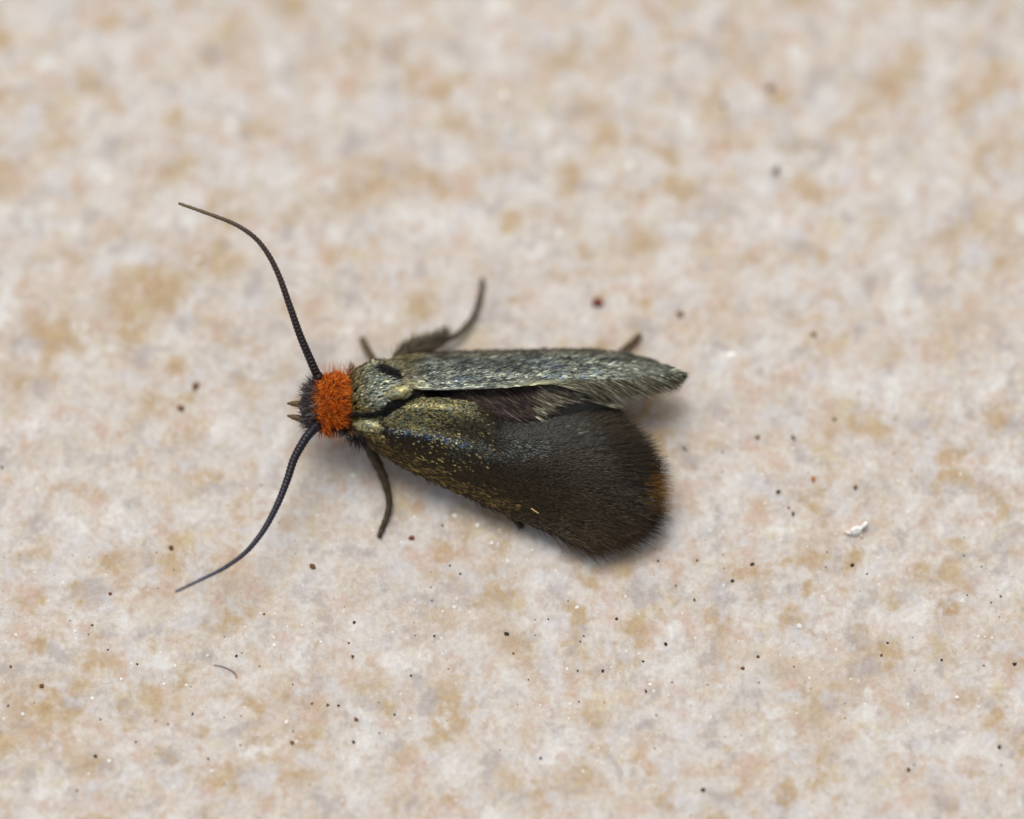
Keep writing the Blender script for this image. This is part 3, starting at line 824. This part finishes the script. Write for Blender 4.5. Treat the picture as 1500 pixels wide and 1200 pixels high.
for a in [(519, 912, 7), (742, 929, 8, 1.4, -30), (518, 1087, 8), (135, 916, 5), (305, 1112, 5), (140, 1108, 7, 1.3, -20), (883, 983, 7), (975, 944, 8), (942, 969, 5), (964, 822, 5), (1102, 827, 7, 1.5, 10),
          (1021, 821, 5), (1073, 851, 7, 1.4, 40), (1248, 828, 8, 1.3, 0), (1464, 1095, 8), (1030, 1157, 10), (602, 990, 5), (578, 1047, 5), (636, 932, 5), (792, 1111, 6), (946, 1013, 6),
          (1162, 642, 7, 1.9, -60), (1140, 721, 8, 1.3, 10), (1162, 753, 6, 1.6, 80), (903, 907, 6, 1.3, 0), (990, 858, 4), (848, 1028, 4), (803, 907, 4), (1270, 841, 4), (1412, 814, 4), (1466, 874, 5), (1452, 883, 4), (1417, 872, 4),
          (1379, 967, 6), (1300, 942, 5), (12, 1034, 5), (158, 952, 4), (201, 973, 5), (246, 1061, 4), (282, 1046, 5), (147, 1054, 4), (387, 900, 5), (113, 1158, 5), (659, 829, 5), (674, 841, 5), (855, 932, 4), (850, 940, 4), (1486, 973, 8),
          (352, 1092, 4), (429, 1003, 4), (648, 770, 5), (774, 996, 4), (846, 983, 5), (1265, 388, 6), (3, 685, 7)]:
    grain('k', *a)
grain('b', 458, 830, 11, label='largest rust brown grain, off the curve of the near antenna')
for a in [(287, 566, 13), (265, 598, 12)]:
    grain('b', *a, label="soft brown grain, one of a pair ahead of the moth's face")['group'] = "pair of brown grains ahead of the moth's face"
for a in [(161, 870, 8), (251, 803, 9), (61, 1005, 8), (16, 977, 6), (522, 1054, 7, 1.3, -10), (516, 962, 6), (511, 942, 5), (428, 1088, 8), (1110, 962, 7), (1088, 979, 7), (1110, 641, 8), (1155, 744, 6), (1253, 714, 8),
          (1331, 1128, 7), (1222, 614, 8), (1192, 490, 10), (1291, 960, 5), (199, 1087, 4), (752, 957, 5), (1017, 879, 5), (1128, 130, 12), (1060, 155, 10)]:
    grain('b', *a)
grain('w', 745, 190, 18, label='largest white quartz grain, alone among ochre mottling')
for a in [(925, 242, 14), (157, 265, 13), (290, 380, 13), (1171, 917, 9), (1402, 1022, 10), (1410, 880, 8), (304, 961, 8), (402, 945, 6), (136, 1023, 7), (142, 1035, 7), (33, 1046, 6), (23, 930, 7), (160, 1115, 6),
          (666, 889, 8), (845, 890, 7), (543, 1059, 7), (575, 926, 5), (1482, 843, 7), (1443, 933, 7), (1167, 1045, 6), (310, 1130, 6), (420, 1058, 7), (434, 1086, 7), (178, 995, 6), (155, 1000, 5), (240, 1002, 6), (273, 1004, 6),
          (257, 975, 5), (831, 980, 5), (1315, 705, 7), (1145, 790, 6), (1330, 750, 7), (952, 1003, 6), (110, 925, 5), (600, 1053, 7), (470, 940, 5), (743, 822, 9), (780, 806, 8), (666, 756, 9), (820, 345, 12), (740, 140, 14), (1154, 252, 9), (517, 697, 8), (700, 770, 8), (720, 795, 7)]:
    grain('w', *a)
RED = grain_mesh('grit_grain', lin(122, 62, 44), M_grit, 40, .15)
grain('b', 875, 443, 22, 1.1, 20, 'plump reddish brown grain beside the curled hairy middle leg of the moth', RED)
grain('b', 603, 788, 10, 1.35, 15, "rust brown pebble grain beside the near front leg's foot", RED)
grain('k', 1137, 250, 14, 1.7, 55, 'largest oblong black speck, lying alone on bare stone')
grain('b', 996, 460, 10, 1.3, -45, 'brown grain lying past the foot of the thin hind leg')
grain('b', 1191, 702, 8, 1.7, 85, 'orange brown oblong grain with a glint, near the white flake', grain_mesh('grit_grain', lin(178, 110, 44), M_white, 41))
grain('k', 1003, 658, 5, 2.6, -42, 'thin black sliver lying beside the frayed wing fringe')
grain('w', 1071, 522, 14, 1.2, 20, 'bright white chip lying off the tip of the folded wing')

# white crystalline flake with a raised arm
def flake():
    c0 = W(1255, 778, 0); c0 = W(1255, 778, ground_h(c0[0:1], c0[1:2])[0])
    root = empty('white_flake', c0)
    tag(root, 'jagged white flake with a raised arm lying on the stone', 'flake')
    def slab(name, pts, z0, z1, tilt):
        q = np.array([[(x - 1255) * PXMM, (778 - y) * PXMM / math.cos(TH)] for x, y in pts])
        k = len(q)
        c = q.mean(0)
        zz = tilt * (q[:, 0])
        lo = np.c_[q, np.full(k, z0) + zz]; hi = np.c_[c + (q - c) * .82, z1 + zz + rng.normal(0, .015, k)]
        top = np.r_[c, z1 + .03 + tilt * c[0]]
        V = np.vstack([lo, hi, top])
        i = np.arange(k); j = (i + 1) % k
        mesh_obj(name, V, [np.stack([i, j, j + k, i + k], 1), np.stack([i + k, j + k, np.full(k, 2 * k)], 1)], M_white, root, np.broadcast_to(lin(250, 249, 244), (len(V), 3)), smooth=False)
    slab('flake_body', [(1243, 782), (1247, 775), (1254, 771), (1261, 773), (1264, 779), (1259, 784), (1250, 786)], .0, .11, 0)
    slab('flake_arm', [(1256, 777), (1262, 770), (1267, 766), (1272, 768), (1271, 772), (1266, 776), (1260, 780)], .04, .10, .35)
    slab('flake_point', [(1236, 781), (1242, 780), (1248, 779), (1247, 785), (1241, 784)], .0, .07, 0)
    slab('flake_chip', [(1259, 784), (1262, 783), (1264, 787), (1261, 788)], .0, .05, 0)
flake()

# a straw-coloured bristle on the wing and a stray fibre on the stone
P = smooth_path(WP([(778, 745, .66), (784, 749, .65), (789, 752, .64)]), 10)
V, F, _ = tube(P, np.full(10, .012), 6)
tag(mesh_obj('bristle', V, F, M_grit, None, np.broadcast_to(lin(196, 166, 96), (len(V), 3))), 'short straw coloured bristle lying on the dark wing', 'bristle')
P = WP([(313, 974, .0), (325, 976, .0), (337, 981, .0), (345, 987, .0), (346, 992, .0)])
P[:, 2] = ground_h(P[:, 0], P[:, 1]) + .03
V, F, _ = tube(smooth_path(P, 24), np.full(24, .008), 6)
tag(mesh_obj('stray_fibre', V, F, M_grit, None, np.broadcast_to(lin(150, 120, 110), (len(V), 3))), 'hair-thin curled brownish fibre lying on the pale stone', 'fibre')
